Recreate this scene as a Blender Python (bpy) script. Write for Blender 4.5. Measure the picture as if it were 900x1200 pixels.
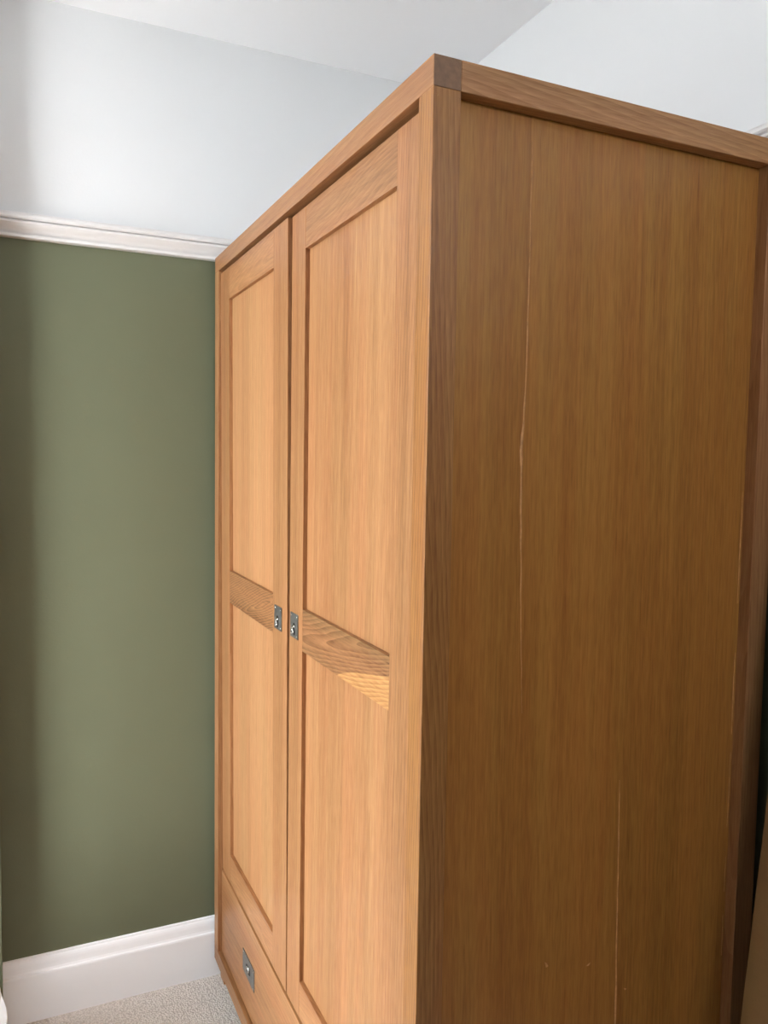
import bpy, bmesh, math, random
from mathutils import Vector, Matrix, noise as mnoise

for o in list(bpy.data.objects):
    bpy.data.objects.remove(o, do_unlink=True)
S = bpy.context.scene
COL = S.collection

# ------------------------------------------------------------------ camera
F_PX = 942.98
cam_d = bpy.data.cameras.new('camera')
cam_d.sensor_fit = 'VERTICAL'
cam_d.sensor_height = 24.0
cam_d.sensor_width = 18.0
cam_d.lens = F_PX / 1200.0 * 24.0
cam_d.clip_start = 0.02
cam = bpy.data.objects.new('camera', cam_d)
COL.objects.link(cam)
R_ = Vector((0.90747887, -0.41981191, 0.01549367))
U_ = Vector((0.01495646, 0.06914412, 0.99749456))
D_ = Vector((0.41983139, 0.90497351, -0.06902573))
m = Matrix.Identity(4)
for i in range(3):
    m[i][0], m[i][1], m[i][2] = R_[i], U_[i], -D_[i]
m.translation = Vector((-0.476456, -0.902246, 1.407356))
cam.matrix_world = m
S.camera = cam

# ------------------------------------------------------------------ daylight
world = bpy.data.worlds.new('overcast_sky')
S.world = world
world.use_nodes = True
bg = world.node_tree.nodes['Background']
bg.inputs['Color'].default_value = (0.90, 0.95, 1.0, 1)
bg.inputs['Strength'].default_value = 12.0

# window openings: one in the left wall (x = XL), one added in the rear wall (y = YR) as fill
XL, YR = -1.60, -1.95
WY0, WY1, WZ0, WZ1 = 0.02, 0.80, 0.12, 2.36
RX0, RX1, RZ0, RZ1 = -0.40, 0.58, 1.95, 2.38
def portal(name, loc, right, up, sx, sy):
    pl = bpy.data.lights.new(name, 'AREA')
    pl.shape = 'RECTANGLE'
    pl.size, pl.size_y = sx, sy
    pl.cycles.is_portal = True
    po = bpy.data.objects.new(name, pl)
    COL.objects.link(po)
    r, u = Vector(right), Vector(up)
    n = r.cross(u)                      # area lights shine along their local -Z
    po.matrix_world = Matrix(((r.x, u.x, n.x, loc[0]), (r.y, u.y, n.y, loc[1]), (r.z, u.z, n.z, loc[2]), (0, 0, 0, 1)))
portal('window_portal', (XL - 0.10, (WY0 + WY1) / 2, (WZ0 + WZ1) / 2), (0, -1, 0), (0, 0, 1), WY1 - WY0, WZ1 - WZ0)
portal('window_portal', ((RX0 + RX1) / 2, YR - 0.10, (RZ0 + RZ1) / 2), (1, 0, 0), (0, 0, 1), RX1 - RX0, RZ1 - RZ0)  # serves the added rear opening

S.view_settings.view_transform = 'Standard'
S.view_settings.look = 'None'
S.view_settings.gamma = 1.0
S.view_settings.use_curve_mapping = False
S.view_settings.exposure = 1.0

# ------------------------------------------------------------------ helpers
def srgb(r, g, b):
    def c(v):
        v /= 255.0
        return v / 12.92 if v <= 0.04045 else ((v + 0.055) / 1.055) ** 2.4
    return (c(r), c(g), c(b), 1.0)

class NT:
    def __init__(self, name):
        self.mat = bpy.data.materials.new(name)
        self.mat.use_nodes = True
        self.t = self.mat.node_tree
        self.bsdf = self.t.nodes['Principled BSDF']
    def n(self, typ, **kw):
        nd = self.t.nodes.new(typ)
        for k, v in kw.items():
            setattr(nd, k, v)
        return nd
    def link(self, a, b):
        self.t.links.new(a, b)
    def val(self, sock, v):
        if hasattr(v, 'is_linked') or isinstance(v, bpy.types.NodeSocket):
            self.link(v, sock)
        else:
            sock.default_value = v
    def math(self, op, a, b=None, c=None, clamp=False):
        nd = self.n('ShaderNodeMath', operation=op, use_clamp=clamp)
        self.val(nd.inputs[0], a)
        if b is not None: self.val(nd.inputs[1], b)
        if c is not None: self.val(nd.inputs[2], c)
        return nd.outputs[0]
    def noise(self, vec, scale=1.0, detail=2.0, rough=0.5, dist=0.0):
        nd = self.n('ShaderNodeTexNoise')
        self.link(vec, nd.inputs['Vector'])
        nd.inputs['Scale'].default_value = scale
        nd.inputs['Detail'].default_value = detail
        nd.inputs['Roughness'].default_value = rough
        nd.inputs['Distortion'].default_value = dist
        return nd.outputs['Fac']
    def remap(self, v, a, b, c=0.0, d=1.0):
        nd = self.n('ShaderNodeMapRange')
        self.link(v, nd.inputs[0])
        for i, x in enumerate((a, b, c, d)):
            nd.inputs[i + 1].default_value = x
        return nd.outputs[0]
    def mix(self, fac, a, b, mode='MIX'):
        nd = self.n('ShaderNodeMix', data_type='RGBA', blend_type=mode)
        self.val(nd.inputs[0], fac)
        self.val(nd.inputs[6], a)
        self.val(nd.inputs[7], b)
        return nd.outputs[2]
    def bump(self, h, strength, dist):
        nd = self.n('ShaderNodeBump')
        self.link(h, nd.inputs['Height'])
        nd.inputs['Strength'].default_value = strength
        nd.inputs['Distance'].default_value = dist
        self.link(nd.outputs[0], self.bsdf.inputs['Normal'])

def wood(name, axis, light, dark, seed=0.0, ring=22.0, ring_amt=0.30, tilt=(0.02, 0.03),
         centre=(0.05, 0.04), rough=0.42, streak=0.5, pore=0.55, wob=2.0, sap=None):
    """oak: growth rings round a tilted pith, long streaks and short dark pores along the grain"""
    k = NT(name)
    tc = k.n('ShaderNodeTexCoord')
    sp = k.n('ShaderNodeSeparateXYZ')
    k.link(tc.outputs['Object'], sp.inputs[0])
    x, y, z = sp.outputs
    a, b, g = {'Z': (x, y, z), 'Y': (z, x, y), 'X': (y, z, x)}[axis]
    rnd = random.Random(seed * 17 + 3)
    oa, ob, og = [rnd.uniform(-20, 20) for _ in range(3)]
    def vec(sa, sb, sg, off=True):
        c = k.n('ShaderNodeCombineXYZ')
        for i, (s, sc, o) in enumerate(((a, sa, oa), (b, sb, ob), (g, sg, og))):
            k.link(k.math('MULTIPLY_ADD', s, sc, o if off else 0.0), c.inputs[i])
        return c.outputs[0]
    # rings round a pith that lies off to the side and is slightly tilted
    wv = k.noise(vec(7, 7, 1.3), 1.0, 3.0, 0.55)
    wv = k.math('MULTIPLY', k.math('SUBTRACT', wv, 0.5), 0.030 * wob)
    ra = k.math('ADD', k.math('MULTIPLY_ADD', g, tilt[0], a), centre[0])
    ra = k.math('ADD', ra, wv)
    rb = k.math('ADD', k.math('MULTIPLY_ADD', g, tilt[1], b), centre[1])
    rr = k.math('SQRT', k.math('ADD', k.math('MULTIPLY', ra, ra), k.math('MULTIPLY', rb, rb)))
    fr = k.math('FRACT', k.math('MULTIPLY', rr, ring * 10))
    ringv = k.remap(fr, 0.0, 0.85, 1.0, 0.0)
    ringv = k.math('MULTIPLY', ringv, k.remap(fr, 0.85, 1.0, 1.0, 0.0))   # soft sawtooth
    ringv = k.math('SUBTRACT', 1.0, ringv)
    s1 = k.noise(vec(55, 55, 0.9), 1.0, 4.0, 0.6)
    s2 = k.noise(vec(10, 10, 0.35), 1.0, 2.0, 0.5)
    s3 = k.noise(vec(330, 330, 5.0), 1.0, 2.0, 0.6)
    po_ = k.noise(vec(900, 900, 22), 1.0, 1.0, 0.5)
    pores = k.remap(po_, 0.56, 0.70, 0.0, 1.0)
    fl = k.noise(vec(290, 290, 26), 1.0, 2.0, 0.55)            # short flecks, a few millimetres wide
    flk = k.remap(fl, 0.30, 0.70, -1.0, 1.0)
    hue = k.remap(k.noise(vec(22, 22, 1.6), 1.0, 3.0, 0.6), 0.38, 0.62, 0.0, 1.0)
    v = k.math('MULTIPLY', k.math('SUBTRACT', s1, 0.5), streak * 1.5)
    v = k.math('MULTIPLY_ADD', k.math('SUBTRACT', s2, 0.5), streak * 1.6, v)
    v = k.math('MULTIPLY_ADD', k.math('SUBTRACT', s3, 0.5), streak * 0.9, v)
    v = k.math('MULTIPLY_ADD', k.math('SUBTRACT', ringv, 0.5), -ring_amt, v)
    v = k.math('MULTIPLY_ADD', pores, -0.34 * pore, v)
    v = k.math('MULTIPLY_ADD', flk, 0.26 * pore, v)
    v = k.math('ADD', v, 0.5, clamp=True)
    if sap:
        base_dark, base_light = dark, light
        # pale sapwood in the lower right of the board, bounded by a wavy growth line
        t = k.math('DIVIDE', k.math('SUBTRACT', sap[0], y), sap[1])
        t = k.math('SQRT', k.math('MAXIMUM', t, 0.0))
        h = k.math('SUBTRACT', k.math('ADD', z, sap[2]), k.math('MULTIPLY', t, sap[3]))
        h = k.math('ADD', h, k.math('MULTIPLY', wv, 0.9))
        mk = k.remap(h, -0.002, 0.001, 1.0, 0.0)
        col_d = k.mix(mk, dark, sap[5])
        col_l = k.mix(mk, light, sap[4])
        col = k.mix(v, col_d, col_l)
    else:
        col = k.mix(v, dark, light)
    col = k.mix(hue, col, k.mix(1.0, col, (1.02, 0.93, 0.93, 1), 'MULTIPLY'))
    k.link(col, k.bsdf.inputs['Base Color'])
    k.bsdf.inputs['Roughness'].default_value = rough
    k.bsdf.inputs['Specular IOR Level'].default_value = 0.35
    hgt = k.math('SUBTRACT', s3, k.math('MULTIPLY', pores, 0.8))
    k.bump(hgt, 0.25, 0.0006)
    return k.mat

def plain(name, col, rough=0.5, metal=0.0, spec=0.5, bump=None, var=None):
    k = NT(name)
    k.bsdf.inputs['Base Color'].default_value = col
    k.bsdf.inputs['Roughness'].default_value = rough
    k.bsdf.inputs['Metallic'].default_value = metal
    k.bsdf.inputs['Specular IOR Level'].default_value = spec
    tc = k.n('ShaderNodeTexCoord')
    if var:
        nz = k.noise(tc.outputs['Object'], var[0], 4.0, 0.6)
        f = k.remap(nz, 0.3, 0.7, 0.0, 1.0)
        d = tuple(c * (1 - var[1]) for c in col[:3]) + (1,)
        k.link(k.mix(f, d, col), k.bsdf.inputs['Base Color'])
    if bump:
        nz = k.noise(tc.outputs['Object'], bump[0], 3.0, 0.6)
        k.bump(nz, bump[1], bump[2])
    return k.mat

def new_obj(name, bm, mats, parent=None, loc=(0, 0, 0), smooth=False):
    me = bpy.data.meshes.new(name)
    bmesh.ops.recalc_face_normals(bm, faces=bm.faces)
    bm.to_mesh(me)
    bm.free()
    if not isinstance(mats, (list, tuple)):
        mats = [mats]
    for mt in mats:
        me.materials.append(mt)
    if smooth:
        for p in me.polygons:
            p.use_smooth = True
    o = bpy.data.objects.new(name, me)
    COL.objects.link(o)
    o.location = loc
    if parent:
        o.parent = parent
    return o

def wpos(o):
    p = Vector(o.location)
    while o.parent:
        o = o.parent
        p += Vector(o.location)
    return p

def bm_box(bm, a, b, bev=0.0, seg=1):
    c = (Vector(a) + Vector(b)) / 2
    d = Vector(b) - Vector(a)
    r = bmesh.ops.create_cube(bm, size=1.0, matrix=Matrix.Translation(c) @ Matrix.Diagonal((*d, 1)))
    if bev:
        es = list({e for v in r['verts'] for e in v.link_edges})
        bmesh.ops.bevel(bm, geom=es, offset=bev, segments=seg, affect='EDGES', profile=0.5)

def box(name, a, b, mat, parent=None, bev=0.0008, end=None):
    """one bevelled board between world corners a and b, its origin at its centre"""
    c = (Vector(a) + Vector(b)) / 2
    h = (Vector(b) - Vector(a)) / 2
    bm = bmesh.new()
    bm_box(bm, -h, h, bev, 2)
    if end is not None:
        for f in bm.faces:
            f.normal_update()
            if abs(f.normal[end[0]]) > 0.9:
                f.material_index = 1
        mats = [mat, end[1]]
    else:
        mats = [mat]
    base = wpos(parent) if parent else Vector((0, 0, 0))
    return new_obj(name, bm, mats, parent, c - base)

def extrude_profile(name, prof, p0, p1, out, mat, parent=None, caps=True):
    """prof: (offset from wall, z) pairs, swept from p0 to p1; out = unit vector off the wall"""
    bm = bmesh.new()
    p0 = Vector(p0); p1 = Vector(p1); out = Vector(out)
    rows = []
    for p in (p0, p1):
        rows.append([bm.verts.new(p + out * a + Vector((0, 0, z))) for a, z in prof])
    for i in range(len(prof) - 1):
        bm.faces.new((rows[0][i], rows[0][i + 1], rows[1][i + 1], rows[1][i]))
    bm.faces.new((rows[0][-1], rows[0][0], rows[1][0], rows[1][-1]))
    if caps:
        bm.faces.new(rows[0]); bm.faces.new(list(reversed(rows[1])))
    return new_obj(name, bm, mat, parent)

def tag(o, label=None, cat=None, kind=None, group=None):
    if label: o['label'] = label
    if cat: o['category'] = cat
    if kind: o['kind'] = kind
    if group: o['group'] = group
    return o

# ------------------------------------------------------------------ plain materials
WHITE = plain('white_wall_paint', (0.72, 0.725, 0.73, 1), 0.75, spec=0.2, bump=(220, 0.12, 0.002))
CEIL = plain('white_ceiling_paint', (0.90, 0.90, 0.91, 1), 0.8, spec=0.2, bump=(150, 0.1, 0.002))
GREEN = plain('sage_green_paint', (0.140, 0.150, 0.090, 1), 0.6, spec=0.25, bump=(220, 0.12, 0.002), var=(2.5, 0.05))
GLOSS = plain('white_gloss_paint', (0.92, 0.925, 0.94, 1), 0.38, spec=0.45, bump=(14, 0.08, 0.01))
RAILP = plain('white_rail_paint', (0.70, 0.675, 0.66, 1), 0.5, spec=0.35, bump=(20, 0.08, 0.01))
UPVC = plain('white_window_frame', (0.8, 0.8, 0.8, 1), 0.35)
GROUND = plain('outdoor_ground', (0.55, 0.54, 0.52, 1), 0.9, var=(0.5, 0.15))

def carpet_mat():
    k = NT('beige_loop_carpet')
    tc = k.n('ShaderNodeTexCoord')
    vo = k.n('ShaderNodeTexVoronoi')
    vo.inputs['Scale'].default_value = 200
    nzv = k.n('ShaderNodeTexNoise'); nzv.inputs['Scale'].default_value = 60
    k.link(tc.outputs['Object'], nzv.inputs['Vector'])
    mx = k.n('ShaderNodeVectorMath', operation='MULTIPLY_ADD')
    k.link(nzv.outputs['Color'], mx.inputs[0]); mx.inputs[1].default_value = (0.006,) * 3
    k.link(tc.outputs['Object'], mx.inputs[2])
    k.link(mx.outputs[0], vo.inputs['Vector'])
    d = k.remap(vo.outputs['Distance'], 0.0, 0.75, 1.0, 0.0)
    big = k.noise(tc.outputs['Object'], 9, 3)
    c = k.mix(d, (0.55, 0.49, 0.44, 1), (0.95, 0.89, 0.83, 1))
    sp = k.n('ShaderNodeSeparateColor'); k.link(vo.outputs['Color'], sp.inputs[0])
    c = k.mix(k.math('MULTIPLY', sp.outputs[0], 0.30), c, (0.60, 0.53, 0.48, 1))
    c = k.mix(k.remap(big, 0.3, 0.7, 0.0, 0.2), c, (0.74, 0.68, 0.62, 1))
    k.link(c, k.bsdf.inputs['Base Color'])
    k.bsdf.inputs['Roughness'].default_value = 0.95
    k.bsdf.inputs['Specular IOR Level'].default_value = 0.1
    k.bump(d, 0.7, 0.0035)
    return k.mat
CARPET = carpet_mat()

# ------------------------------------------------------------------ the room
YF, XB, ZC = 1.1932, 0.6609, 2.449          # far wall, wall behind the wardrobe, ceiling
XS, YS = -0.513, 1.123                       # the boxed-out part of the far wall beside the window
ZP = 1.925                                   # change of paint, behind the picture rail
T = 0.12

def wall(name, a, b, holes=None, axis=None):
    """a wall block: green below the picture rail, white above it"""
    bm = bmesh.new()
    a = Vector(a); b = Vector(b)
    bm_box(bm, (a.x, a.y, 0), (b.x, b.y, ZP))
    n = len(bm.faces)
    bm_box(bm, (a.x, a.y, ZP), (b.x, b.y, ZC))
    bm.faces.ensure_lookup_table()
    for f in bm.faces[n:]:
        f.material_index = 1
    return tag(new_obj(name, bm, [GREEN, WHITE]), kind='structure')

bm = bmesh.new(); bm_box(bm, (XL - T, YR - T, -0.10), (XB + T, YF + T, 0.0))
tag(new_obj('floor', bm, CARPET), kind='structure')
bm = bmesh.new(); bm_box(bm, (XL - T, YR - T, ZC), (XB + T, YF + T, ZC + 0.1))
tag(new_obj('ceiling', bm, CEIL), kind='structure')

wall('wall_far', (XS, YF), (XB + T, YF + T))
wall('wall_boxed', (XL - T, YS), (XS, YF + T))
wall('wall_right', (XB, YR), (XB + T, YF))
# left wall with its window, rear wall with the added fill opening
def pierced(name, lo, hi, w0, w1, z0, z1, blk):
    bm = bmesh.new()
    for a, b, c, d in ((lo, w0, 0, ZC), (w1, hi, 0, ZC), (w0, w1, 0, z0), (w0, w1, z1, ZC)):
        for za, zb, mi in ((c, min(d, ZP), 0), (max(c, ZP), d, 1)):
            if zb - za > 1e-4:
                n = len(bm.faces)
                bm_box(bm, *blk(a, b, za, zb))
                bm.faces.ensure_lookup_table()
                for f in bm.faces[n:]:
                    f.material_index = mi
    tag(new_obj(name, bm, [GREEN, WHITE]), kind='structure')
pierced('wall_left', YR, YS, WY0, WY1, WZ0, WZ1, lambda a, b, c, d: ((XL - T, a, c), (XL, b, d)))
pierced('wall_rear', XL - T, XB + T, RX0, RX1, RZ0, RZ1, lambda a, b, c, d: ((a, YR - T, c), (b, YR, d)))

# window: frame, mullion, two panes and a sill
def glass_mat():
    k = NT('window_glass')
    tr = k.n('ShaderNodeBsdfTransparent'); gl = k.n('ShaderNodeBsdfGlossy')
    gl.inputs['Roughness'].default_value = 0.02
    mixn = k.n('ShaderNodeMixShader'); mixn.inputs[0].default_value = 0.06
    k.link(tr.outputs[0], mixn.inputs[1]); k.link(gl.outputs[0], mixn.inputs[2])
    out = [n for n in k.t.nodes if n.type == 'OUTPUT_MATERIAL'][0]
    k.link(mixn.outputs[0], out.inputs['Surface'])
    return k.mat
GLASS = glass_mat()
fw = 0.045
def window(name, place, w0, w1, z0, z1):
    """place(across0, across1, depth0, depth1, z0, z1) -> two corners; depth counts outwards from the inner wall face"""
    bm = bmesh.new()
    for q in ((w0, w0 + fw, z0, z1), (w1 - fw, w1, z0, z1), (w0 + fw, w1 - fw, z0, z0 + fw), (w0 + fw, w1 - fw, z1 - fw, z1)):
        bm_box(bm, *place(q[0], q[1], 0.03, 0.09, q[2], q[3]), 0.003)
    win = tag(new_obj(name, bm, UPVC), kind='structure')
    zt = z1 - 0.27 * (z1 - z0)
    for nm, q, mt, bv in (('transom', (w0 + fw, w1 - fw, 0.03, 0.09, zt - 0.02, zt + 0.02), UPVC, 0.003),
                          ('pane', (w0 + fw, w1 - fw, 0.055, 0.061, z0 + fw, zt - 0.02), GLASS, 0),
                          ('pane', (w0 + fw, w1 - fw, 0.055, 0.061, zt + 0.02, z1 - fw), GLASS, 0),
                          ('window_sill', (w0 - 0.04, w1 + 0.04, -0.06, 0.03, z0 - 0.03, z0), GLOSS, 0.006)):
        p, q2 = place(*q)
        lo = [min(u, v) for u, v in zip(p, q2)]; hi = [max(u, v) for u, v in zip(p, q2)]
        box(nm, lo, hi, mt, win, bv)
window('window_1', lambda a, b, d0, d1, c, d: ((XL - d1, a, c), (XL - d0, b, d)), WY0, WY1, WZ0, WZ1)
window('fill_window', lambda a, b, d0, d1, c, d: ((a, YR - d1, c), (b, YR - d0, d)), RX0, RX1, RZ0, RZ1)  # unseen window, added to light the wardrobe side from behind the camera
bm = bmesh.new(); bm_box(bm, (-60, -60, -3.2), (60, 60, -3.0))
tag(new_obj('ground', bm, GROUND), kind='structure')

# skirting and picture rail
SK = [(0, 0), (0.0195, 0), (0.0195, 0.1165), (0.0185, 0.1205), (0.0150, 0.1225),
      (0.0130, 0.127), (0.0120, 0.134), (0.0112, 0.141), (0.0098, 0.147), (0.0078, 0.1515), (0.0055, 0.1535), (0.005, 0.1575), (0, 0.159)]
PR = [(0, 1.956), (0.016, 1.956), (0.026, 1.953), (0.0315, 1.947), (0.0325, 1.9415), (0.030, 1.938), (0.024, 1.9368), (0.024, 1.9342),
      (0.0315, 1.9332), (0.0310, 1.9295), (0.0250, 1.9235), (0.0185, 1.9180), (0.0135, 1.9120), (0.0115, 1.9075), (0.0115, 1.9066), (0.0190, 1.906),
      (0.0195, 1.9005), (0.0170, 1.8988), (0, 1.8988)]
runs = [('far', (XS, YF, 0), (XB, YF, 0), (0, -1, 0)),
        ('boxed', (XL, YS, 0), (XS - 0.012, YS, 0), (0, -1, 0)),
        ('right', (XB, YR, 0), (XB, YF, 0), (-1, 0, 0)),
        ('left', (XL, YR, 0), (XL, YS, 0), (1, 0, 0)),
        ('rear', (XL, YR, 0), (XB, YR, 0), (0, 1, 0))]
for i, (s, a, b, o_) in enumerate(runs):
    tag(extrude_profile('baseboard_' + s, SK, a, b, o_, GLOSS), kind='structure')
    if s in ('far', 'right', 'boxed'):
        tag(extrude_profile('trim_%d' % (i + 1), PR, a, b, o_, RAILP), kind='structure')

# ------------------------------------------------------------------ oak materials
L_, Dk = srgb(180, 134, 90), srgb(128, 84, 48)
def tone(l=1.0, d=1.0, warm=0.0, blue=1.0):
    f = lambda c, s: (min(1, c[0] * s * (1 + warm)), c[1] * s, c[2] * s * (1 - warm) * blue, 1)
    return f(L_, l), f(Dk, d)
W_POST = wood('oak_post', 'Z', *tone(0.93, 0.92), seed=1, ring=14, ring_amt=0.22, centre=(0.21, 0.03))
W_RAIL = wood('oak_top_rail', 'Y', *tone(0.80, 0.82, 0.03), seed=2, ring=12, ring_amt=0.25, centre=(0.10, 0.12))
W_SRAIL = wood('oak_side_rail', 'X', *tone(1.10, 1.05, -0.02), seed=3, ring=14, ring_amt=0.30, centre=(0.06, 0.05), tilt=(0.06, 0.05))
W_END = plain('oak_end_grain', srgb(128, 92, 66), 0.6, var=(120, 0.35))
W_PANEL = wood('oak_door_panel', 'Z', *tone(1.03, 0.98), seed=4, ring=8, ring_amt=0.12, centre=(0.3, 0.3), streak=0.42)
W_PANEL_LIT = wood('oak_door_panel_lit', 'Z', *tone(1.24, 1.24, -0.05), seed=14, ring=8, ring_amt=0.12, centre=(0.3, 0.3), streak=0.40)  # far door's stronger window light painted in as a paler tone
W_STILE = wood('oak_stile', 'Z', *tone(1.04, 0.98), seed=5, ring=16, ring_amt=0.22, centre=(0.15, 0.12), streak=0.55)
W_DRAIL = wood('oak_door_rail', 'Y', *tone(1.03, 0.92), seed=6, ring=20, ring_amt=0.22, centre=(0.02, 0.05), tilt=(0.10, 0.05), wob=2.6)
W_DRAIL2 = wood('oak_door_rail_curl', 'Y', *tone(0.97, 0.86), seed=16, ring=16, ring_amt=0.22, centre=(-0.03, 0.06), tilt=(0.16, 0.02), wob=3.0)
W_MID1 = wood('oak_mid_rail_figured', 'Y', *tone(0.82, 0.46, 0.05), seed=7, ring=16, ring_amt=0.55, centre=(0.02, 0.02), tilt=(0.30, 0.10), wob=2.6, streak=0.4)
W_MID2 = wood('oak_mid_rail_sapwood', 'Y', *tone(0.70, 0.48, 0.03), seed=8, ring=15, ring_amt=0.5, centre=(-0.03, 0.02), tilt=(0.18, 0.05), wob=2.0, streak=0.4,
              sap=(0.02, 0.21, 0.040, 0.056, srgb(190, 146, 92), srgb(134, 92, 50)))
W_DRAW = wood('oak_drawer_front', 'Y', *tone(0.93, 0.92, 0.02), seed=9, ring=9, ring_amt=0.22, centre=(0.10, 0.08), tilt=(0.05, 0.03))
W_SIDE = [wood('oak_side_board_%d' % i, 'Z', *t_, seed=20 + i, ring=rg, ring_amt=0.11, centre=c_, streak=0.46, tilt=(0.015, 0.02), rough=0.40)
          for i, (t_, rg, c_) in enumerate(((tone(0.80, 0.78, 0.14, 0.62), 12, (0.2, 0.1)), (tone(0.83, 0.80, 0.13, 0.62), 8, (0.3, 0.2)), (tone(0.80, 0.74, 0.11, 0.60), 13, (0.12, 0.06))))]  # blue cut: deeper colour of the shaded side painted into the boards
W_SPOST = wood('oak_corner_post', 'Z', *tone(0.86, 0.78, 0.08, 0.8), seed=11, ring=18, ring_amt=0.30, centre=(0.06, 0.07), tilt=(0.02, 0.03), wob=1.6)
W_BACK = wood('oak_back', 'Z', *tone(0.6, 0.6), seed=12)
W_FOOT = wood('oak_foot', 'Z', *tone(1.05, 1.05), seed=13)
PALE = plain('bare_pale_wood', srgb(206, 148, 94), 0.6, var=(90, 0.4))
METAL = plain('aged_nickel', (0.20, 0.20, 0.19, 1), 0.42, metal=0.7, var=(160, 0.35))
BRIGHT = plain('polished_nickel', (0.82, 0.80, 0.74, 1), 0.18, metal=1.0)
DARKM = plain('dark_recess_metal', (0.035, 0.032, 0.03, 1), 0.5, metal=0.4)

# ------------------------------------------------------------------ wardrobe
H, W, D = 1.900, 1.1632, 0.6237
ZB, P, TR = 0.058, 0.0392, 0.0381
ward = bpy.data.objects.new('wardrobe', None)
COL.objects.link(ward)
ward.location = (D / 2, W / 2, 0)
tag(ward, 'large oak wardrobe with two panelled doors and a drawer below', 'wardrobe')

ENDY = (1, W_END)
# full-width front and rear rails carry the end grain at the corners
for x0 in (0.0, D - P):
    box('rail', (x0, 0, H - TR), (x0 + P, W, H), W_RAIL, ward, 0.001, end=ENDY)
    box('rail', (x0, 0, ZB), (x0 + P, W, ZB + TR), W_RAIL, ward, 0.001, end=ENDY)
    for y0 in (0.0, W - P):
        pst = box('post', (x0, y0, ZB + TR), (x0 + P, y0 + P, H - TR), W_SPOST if x0 == 0.0 and y0 == 0.0 else W_POST, ward, 0.001)
        if x0 == 0.0 and y0 == 0.0: near_post = pst
for y0 in (0.0, W - P):
    for z0 in (ZB, H - TR):
        box('side_rail', (P, y0, z0), (D - P, y0 + P, z0 + TR), W_SRAIL, ward, 0.001)
REC = 0.0205
xs = [P, 0.1605, 0.356, D - P]
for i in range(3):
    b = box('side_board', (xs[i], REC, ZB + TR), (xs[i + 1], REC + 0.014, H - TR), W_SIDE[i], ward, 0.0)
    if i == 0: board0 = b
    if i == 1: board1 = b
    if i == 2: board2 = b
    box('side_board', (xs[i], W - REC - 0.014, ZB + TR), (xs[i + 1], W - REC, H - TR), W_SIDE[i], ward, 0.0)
box('back_panel', (D - 0.026, P, ZB + TR), (D - 0.014, W - P, H - TR), W_BACK, ward, 0)
box('top_panel', (P, P, H - 0.03), (D - P, W - P, H - 0.012), W_BACK, ward, 0)
box('bottom_panel', (P, P, ZB + 0.012), (D - P, W - P, ZB + 0.03), W_BACK, ward, 0)
for x0 in (0.016, D - 0.056):
    for y0 in (0.0, W - 0.040):
        box('foot', (x0, y0, 0.0), (x0 + 0.040, y0 + 0.040, ZB), W_FOOT, ward, 0.002)

# pale splits and scuffs in the side boards
def streak(name, pts, parent, mat=PALE, y=REC, t=0.0009):
    """pts: (x, z, width) down the board; a thin raised sliver of bare wood"""
    base = wpos(parent)
    bm = bmesh.new()
    rows = []
    for x, z, w in pts:
        c = Vector((x, y, z)) - base
        rows.append([bm.verts.new(c + Vector((-w / 2, 0.0004, 0))), bm.verts.new(c + Vector((0, -t, 0))), bm.verts.new(c + Vector((w / 2, 0.0004, 0)))])
    for r0, r1 in zip(rows, rows[1:]):
        for j in (0, 1):
            bm.faces.new((r0[j], r0[j + 1], r1[j + 1], r1[j]))
        bm.faces.new((r0[2], r0[0], r1[0], r1[2]))
    bm.faces.new(rows[0]); bm.faces.new(rows[-1])
    return new_obj(name, bm, mat, parent)
rs = random.Random(5)
def path(cps, n):
    out = []
    for i in range(n + 1):
        t = i / n * (len(cps) - 1); j = min(int(t), len(cps) - 2); u = t - j
        p = [cps[j][q_] * (1 - u) + cps[j + 1][q_] * u for q_ in range(3)]
        p[0] += rs.uniform(-1, 1) * 0.0005
        p[2] *= rs.uniform(1.1, 1.8)
        out.append(tuple(p))
    return out
streak('wood_split', path([(0.1612, 1.83, .0012), (0.1618, 1.70, .0019), (0.1622, 1.57, .0022), (0.1604, 1.47, .0026), (0.1570, 1.42, .0040), (0.1588, 1.37, .0034),
                           (0.1602, 1.30, .0030), (0.163, 1.22, .0018), (0.167, 1.12, .0012), (0.1700, 1.05, .0005)], 40), board0)
streak('wood_split', path([(0.351, 0.925, .0005), (0.353, 0.85, .0018), (0.356, 0.70, .0022), (0.360, 0.53, .0035), (0.361, 0.45, .002)], 24), board1)
for za, zb_, w in ((1.36, 1.18, .0016), (1.10, 0.965, .0018), (0.935, 0.81, .0016), (0.76, 0.70, .0010), (0.66, 0.59, .0012)):
    streak('joint_scuff', path([(0.5805, za, .0005), (0.5807, (za + zb_) / 2, w), (0.5805, zb_, .0005)], 10), board2)
for x, z, dx, dz, fy, par in ((0.2215, 0.672, .009, .010, REC, board1), (0.2990, 0.645, .010, -.005, REC, board1), (0.3740, 0.590, .007, .003, REC, board2),
                              (0.0040, 1.8530, .004, .002, 0.0, near_post)):
    bm = bmesh.new()
    vs = [bm.verts.new(Vector((x + a, fy - b, z + c)) - wpos(par)) for a, b, c in
          ((0, -.0003, 0), (dx * .4, .0012, -dz * .2), (dx, -.0003, -dz), (dx * .4, -.0003, -dz * .95 - .002))]
    bm.faces.new(vs[:3]); bm.faces.new((vs[0], vs[2], vs[3])); bm.faces.new((vs[0], vs[1], vs[3])); bm.faces.new((vs[1], vs[2], vs[3]))
    new_obj('wood_chip', bm, PALE, par)

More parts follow.
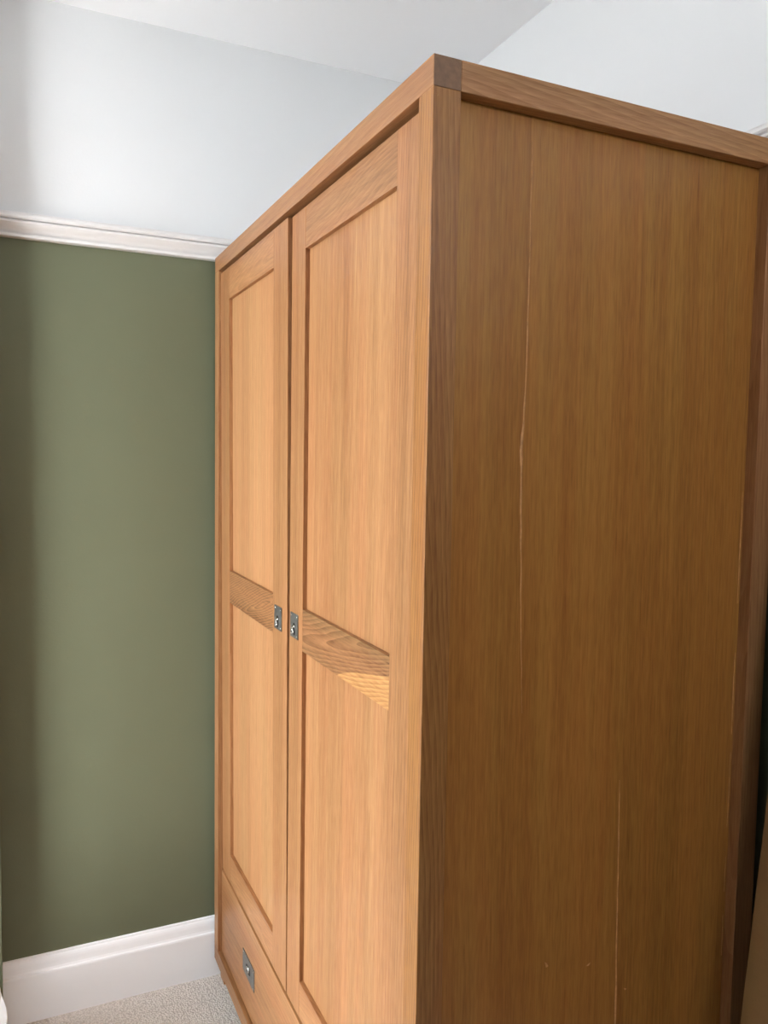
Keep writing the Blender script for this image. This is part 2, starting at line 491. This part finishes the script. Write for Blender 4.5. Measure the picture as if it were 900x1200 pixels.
# --- flush campaign pulls: plate with a round opening, cup behind it, lift ring, screws
def flush_pull(parent, x, y0, y1, z0, z1, hy, hz, ry, rz, ring_side):
    base = wpos(parent)
    th = 0.0016
    # plate with an oval hole
    bm = bmesh.new()
    N = 32
    def outer(a):
        c, s = math.cos(a), math.sin(a)
        t = 1e9
        if c > 1e-6: t = min(t, (y1 - hy) / c)
        if c < -1e-6: t = min(t, (y0 - hy) / c)
        if s > 1e-6: t = min(t, (z1 - hz) / s)
        if s < -1e-6: t = min(t, (z0 - hz) / s)
        return hy + c * t, hz + s * t
    angs = [2 * math.pi * i / N for i in range(N)]
    angs += [math.atan2(z - hz, y - hy) % (2 * math.pi) for y in (y0, y1) for z in (z0, z1)]
    angs = sorted(angs)
    ring_o, ring_i, ring_ob, ring_ib = [], [], [], []
    for a in angs:
        oy, oz = outer(a)
        iy, iz = hy + ry * math.cos(a), hz + rz * math.sin(a)
        ring_o.append(bm.verts.new(Vector((x - th, oy, oz)) - base)); ring_ob.append(bm.verts.new(Vector((x + 0.0005, oy, oz)) - base))
        ring_i.append(bm.verts.new(Vector((x - th, iy, iz)) - base)); ring_ib.append(bm.verts.new(Vector((x + 0.0005, iy, iz)) - base))
    n = len(angs)
    for i in range(n):
        j = (i + 1) % n
        bm.faces.new((ring_o[i], ring_o[j], ring_i[j], ring_i[i]))
        bm.faces.new((ring_o[i], ring_ob[i], ring_ob[j], ring_o[j]))
        bm.faces.new((ring_i[i], ring_i[j], ring_ib[j], ring_ib[i]))
        bm.faces.new((ring_ob[i], ring_ib[i], ring_ib[j], ring_ob[j]))
    new_obj('handle_plate', bm, METAL, parent)
    # cup: a shallow dark bowl seated in the opening
    bm = bmesh.new()
    rows = []
    for k_ in range(5):
        t = k_ / 4 * math.pi / 2
        rows.append([bm.verts.new(Vector((x - 0.0011 + 0.0008 * math.sin(t), hy + ry * math.cos(t) * math.cos(2 * math.pi * i / 20),
                                          hz + rz * math.cos(t) * math.sin(2 * math.pi * i / 20))) - base) for i in range(20)] if k_ < 4 else
                    [bm.verts.new(Vector((x - 0.0003, hy, hz)) - base)])
    for r0, r1 in zip(rows, rows[1:]):
        for i in range(20):
            j = (i + 1) % 20
            if len(r1) == 1: bm.faces.new((r0[i], r0[j], r1[0]))
            else: bm.faces.new((r0[i], r0[j], r1[j], r1[i]))
    new_obj('handle_cup', bm, DARKM, parent, smooth=True)
    # lift ring: a half ring lying in the cup plus its lug
    bm = bmesh.new()
    rr, rt = min(ry, rz) * 0.72, 0.0019
    prev = None
    M_ = 18
    for i in range(M_ + 1):
        a = ring_side + math.pi * (-0.62 + 1.24 * i / M_)
        c = Vector((x - 0.0022, hy + rr * math.cos(a), hz + rr * math.sin(a)))
        rad = Vector((0, math.cos(a), math.sin(a)))
        cur = [bm.verts.new(c + rad * rt * math.cos(q_ * math.pi / 4) + Vector((rt, 0, 0)) * math.sin(q_ * math.pi / 4) - base) for q_ in range(8)]
        if prev:
            for q_ in range(8):
                bm.faces.new((prev[q_], prev[(q_ + 1) % 8], cur[(q_ + 1) % 8], cur[q_]))
        else:
            bm.faces.new(cur)
        prev = cur
    bm.faces.new(list(reversed(prev)))
    tag(new_obj('lift_ring', bm, BRIGHT, parent, smooth=True), 'bright nickel lift ring')
    for sy in (y0 + 0.0055, y1 - 0.0055):
        for sz in (z0 + 0.0055, z1 - 0.0055):
            bm = bmesh.new()
            bmesh.ops.create_uvsphere(bm, u_segments=10, v_segments=6, radius=0.0016,
                                      matrix=Matrix.Translation(Vector((x - th, sy, sz)) - base) @ Matrix.Diagonal((0.45, 1, 1, 1)))
            new_obj('screw', bm, BRIGHT, parent, smooth=True)

# --- doors
def door(y0, y1, py0, py1, x, mats, handle):
    z0, z1 = 0.3235, 1.8545
    pz0, pz1, m0, m1 = 0.396, 1.7800, 1.0410, 1.1205
    th = 0.020
    slab = box('door', (x + 0.0085, y0 + 0.002, z0 + 0.002), (x + th - 0.001, y1 - 0.002, z1 - 0.002), mats[0], ward, 0)
    box('stile', (x, y0, z0), (x + th, py0, z1), W_STILE, slab, 0.0006)
    box('stile', (x, py1, z0), (x + th, y1, z1), W_STILE, slab, 0.0006)
    box('door_rail', (x + .0002, py0, pz1), (x + th, py1, z1), mats[1], slab, 0.0005)
    box('door_rail', (x + .0002, py0, m0), (x + th, py1, m1), mats[2], slab, 0.0005)
    box('door_rail', (x + .0002, py0, z0), (x + th, py1, pz0), W_DRAIL, slab, 0.0005)
    flush_pull(slab, x, *handle)
    return slab
d1 = door(0.0415, 0.5820, 0.1255, 0.5055, 0.0122, (W_PANEL, W_DRAIL2, W_MID2),
          (0.5275, 0.5715, 1.0575, 1.1050, 0.5495, 1.0745, 0.0092, 0.0125, math.pi * 0.15))
tag(d1, 'right door, pale sapwood patch on its middle rail')
d2 = door(0.5868, 1.1216, 0.6790, 1.0410, 0.0085, (W_PANEL_LIT, W_DRAIL, W_MID1),
          (0.6175, 0.6640, 1.0555, 1.1030, 0.6425, 1.0715, 0.0092, 0.0125, math.pi * 0.15))
tag(d2, 'left door, finely striped grain on its middle rail')
d2.rotation_euler = (0, math.radians(-0.26), 0)
# drawer front across the full width
dr = box('drawer', (0.0095, 0.0415, 0.0985), (0.0295, 1.1216, 0.3195), W_DRAW, ward, 0.0008)
for yc in (0.855, W - 0.855):
    flush_pull(dr, 0.0095, yc - 0.0485, yc + 0.0485, 0.1825, 0.2335, yc + 0.002, 0.2065, 0.0190, 0.0105, math.pi * 0.5)

# ------------------------------------------------------------------ dark board leaning on the wall to the right
BOARD = wood('brown_board', 'X', srgb(110, 81, 38), srgb(86, 59, 24), seed=30, ring=6, ring_amt=0.05, streak=0.2, pore=0.2, rough=0.6)
bl, bt, bw = 1.60, 0.018, 0.75
bm = bmesh.new(); bm_box(bm, (0, -bw, 0), (bt, 0, bl), 0.0015, 2)
lb = new_obj('leaning_board', bm, BOARD, None, (0.4830, -0.060, 0.002))
lb.rotation_euler = (0, math.radians(5.61), 0)
tag(lb, 'plain brown board leaning against the wall, right of the wardrobe', 'board')

# ------------------------------------------------------------------ white paper globe lantern at the left edge
def paper_mat():
    k = NT('white_lantern_paper')
    df = k.n('ShaderNodeBsdfDiffuse'); tl = k.n('ShaderNodeBsdfTranslucent')
    tc = k.n('ShaderNodeTexCoord')
    nz = k.remap(k.noise(tc.outputs['Object'], 60, 4), 0.3, 0.7, 0.0, 1.0)
    c = k.mix(nz, (0.88, 0.89, 0.91, 1), (0.94, 0.95, 0.97, 1))
    k.link(c, df.inputs['Color']); k.link(c, tl.inputs['Color'])
    mx = k.n('ShaderNodeMixShader'); mx.inputs[0].default_value = 0.5
    k.link(df.outputs[0], mx.inputs[1]); k.link(tl.outputs[0], mx.inputs[2])
    out = [n for n in k.t.nodes if n.type == 'OUTPUT_MATERIAL'][0]
    k.link(mx.outputs[0], out.inputs['Surface'])
    return k.mat
PAPER = paper_mat()
WIRE = plain('white_coated_wire', (0.75, 0.75, 0.75, 1), 0.4)
lan = bpy.data.objects.new('globe_lantern', None); COL.objects.link(lan)
pr, zc_ = 0.215, 0.222
lan.location = (-0.4990 - pr, 0.845, 0)
NS, NR = 48, 44
rings = []
bm = bmesh.new()
for j in range(NR + 1):
    t = math.radians(-74 + 148 * j / NR)
    rr = pr * math.cos(t) * (1.0 if j % 4 == 0 else 0.994 if j % 2 else 0.991)      # paper sags between the ribs
    z = zc_ + pr * math.sin(t)
    rings.append([bm.verts.new((rr * math.cos(2 * math.pi * i / NS), rr * math.sin(2 * math.pi * i / NS), z)) for i in range(NS)])
for r0, r1 in zip(rings, rings[1:]):
    for i in range(NS):
        bm.faces.new((r0[i], r0[(i + 1) % NS], r1[(i + 1) % NS], r1[i]))
new_obj('shade', bm, PAPER, lan, smooth=True)
def hoop(name, R, z, tr, mat, parent):
    bm = bmesh.new(); prev = first = None
    for i in range(48):
        a = 2 * math.pi * i / 48
        cur = [bm.verts.new(((R + tr * math.cos(q * math.pi / 3)) * math.cos(a), (R + tr * math.cos(q * math.pi / 3)) * math.sin(a), z + tr * math.sin(q * math.pi / 3))) for q in range(6)]
        if prev:
            for q in range(6): bm.faces.new((prev[q], prev[(q + 1) % 6], cur[(q + 1) % 6], cur[q]))
        else: first = cur
        prev = cur
    for q in range(6): bm.faces.new((prev[q], prev[(q + 1) % 6], first[(q + 1) % 6], first[q]))
    return new_obj(name, bm, mat, parent, smooth=True)
for j in range(0, NR + 1, 4):
    t = math.radians(-74 + 148 * j / NR)
    hoop('wire_rib', pr * math.cos(t), zc_ + pr * math.sin(t), 0.0013, WIRE, lan)
rb = pr * math.cos(math.radians(74))
hoop('base_ring', rb, 0.008, 0.008, WIRE, lan)
for i in range(3):
    a = 2 * math.pi * i / 3
    bm = bmesh.new()
    bmesh.ops.create_cone(bm, segments=8, radius1=0.003, radius2=0.003, depth=zc_ - pr * math.sin(math.radians(74)), cap_ends=True,
                          matrix=Matrix.Translation((rb * math.cos(a), rb * math.sin(a), 0.5 * (zc_ - pr * math.sin(math.radians(74))))))
    new_obj('leg', bm, WIRE, lan)
tag(lan, 'white ribbed paper globe standing on the carpet at the left edge', 'lantern')
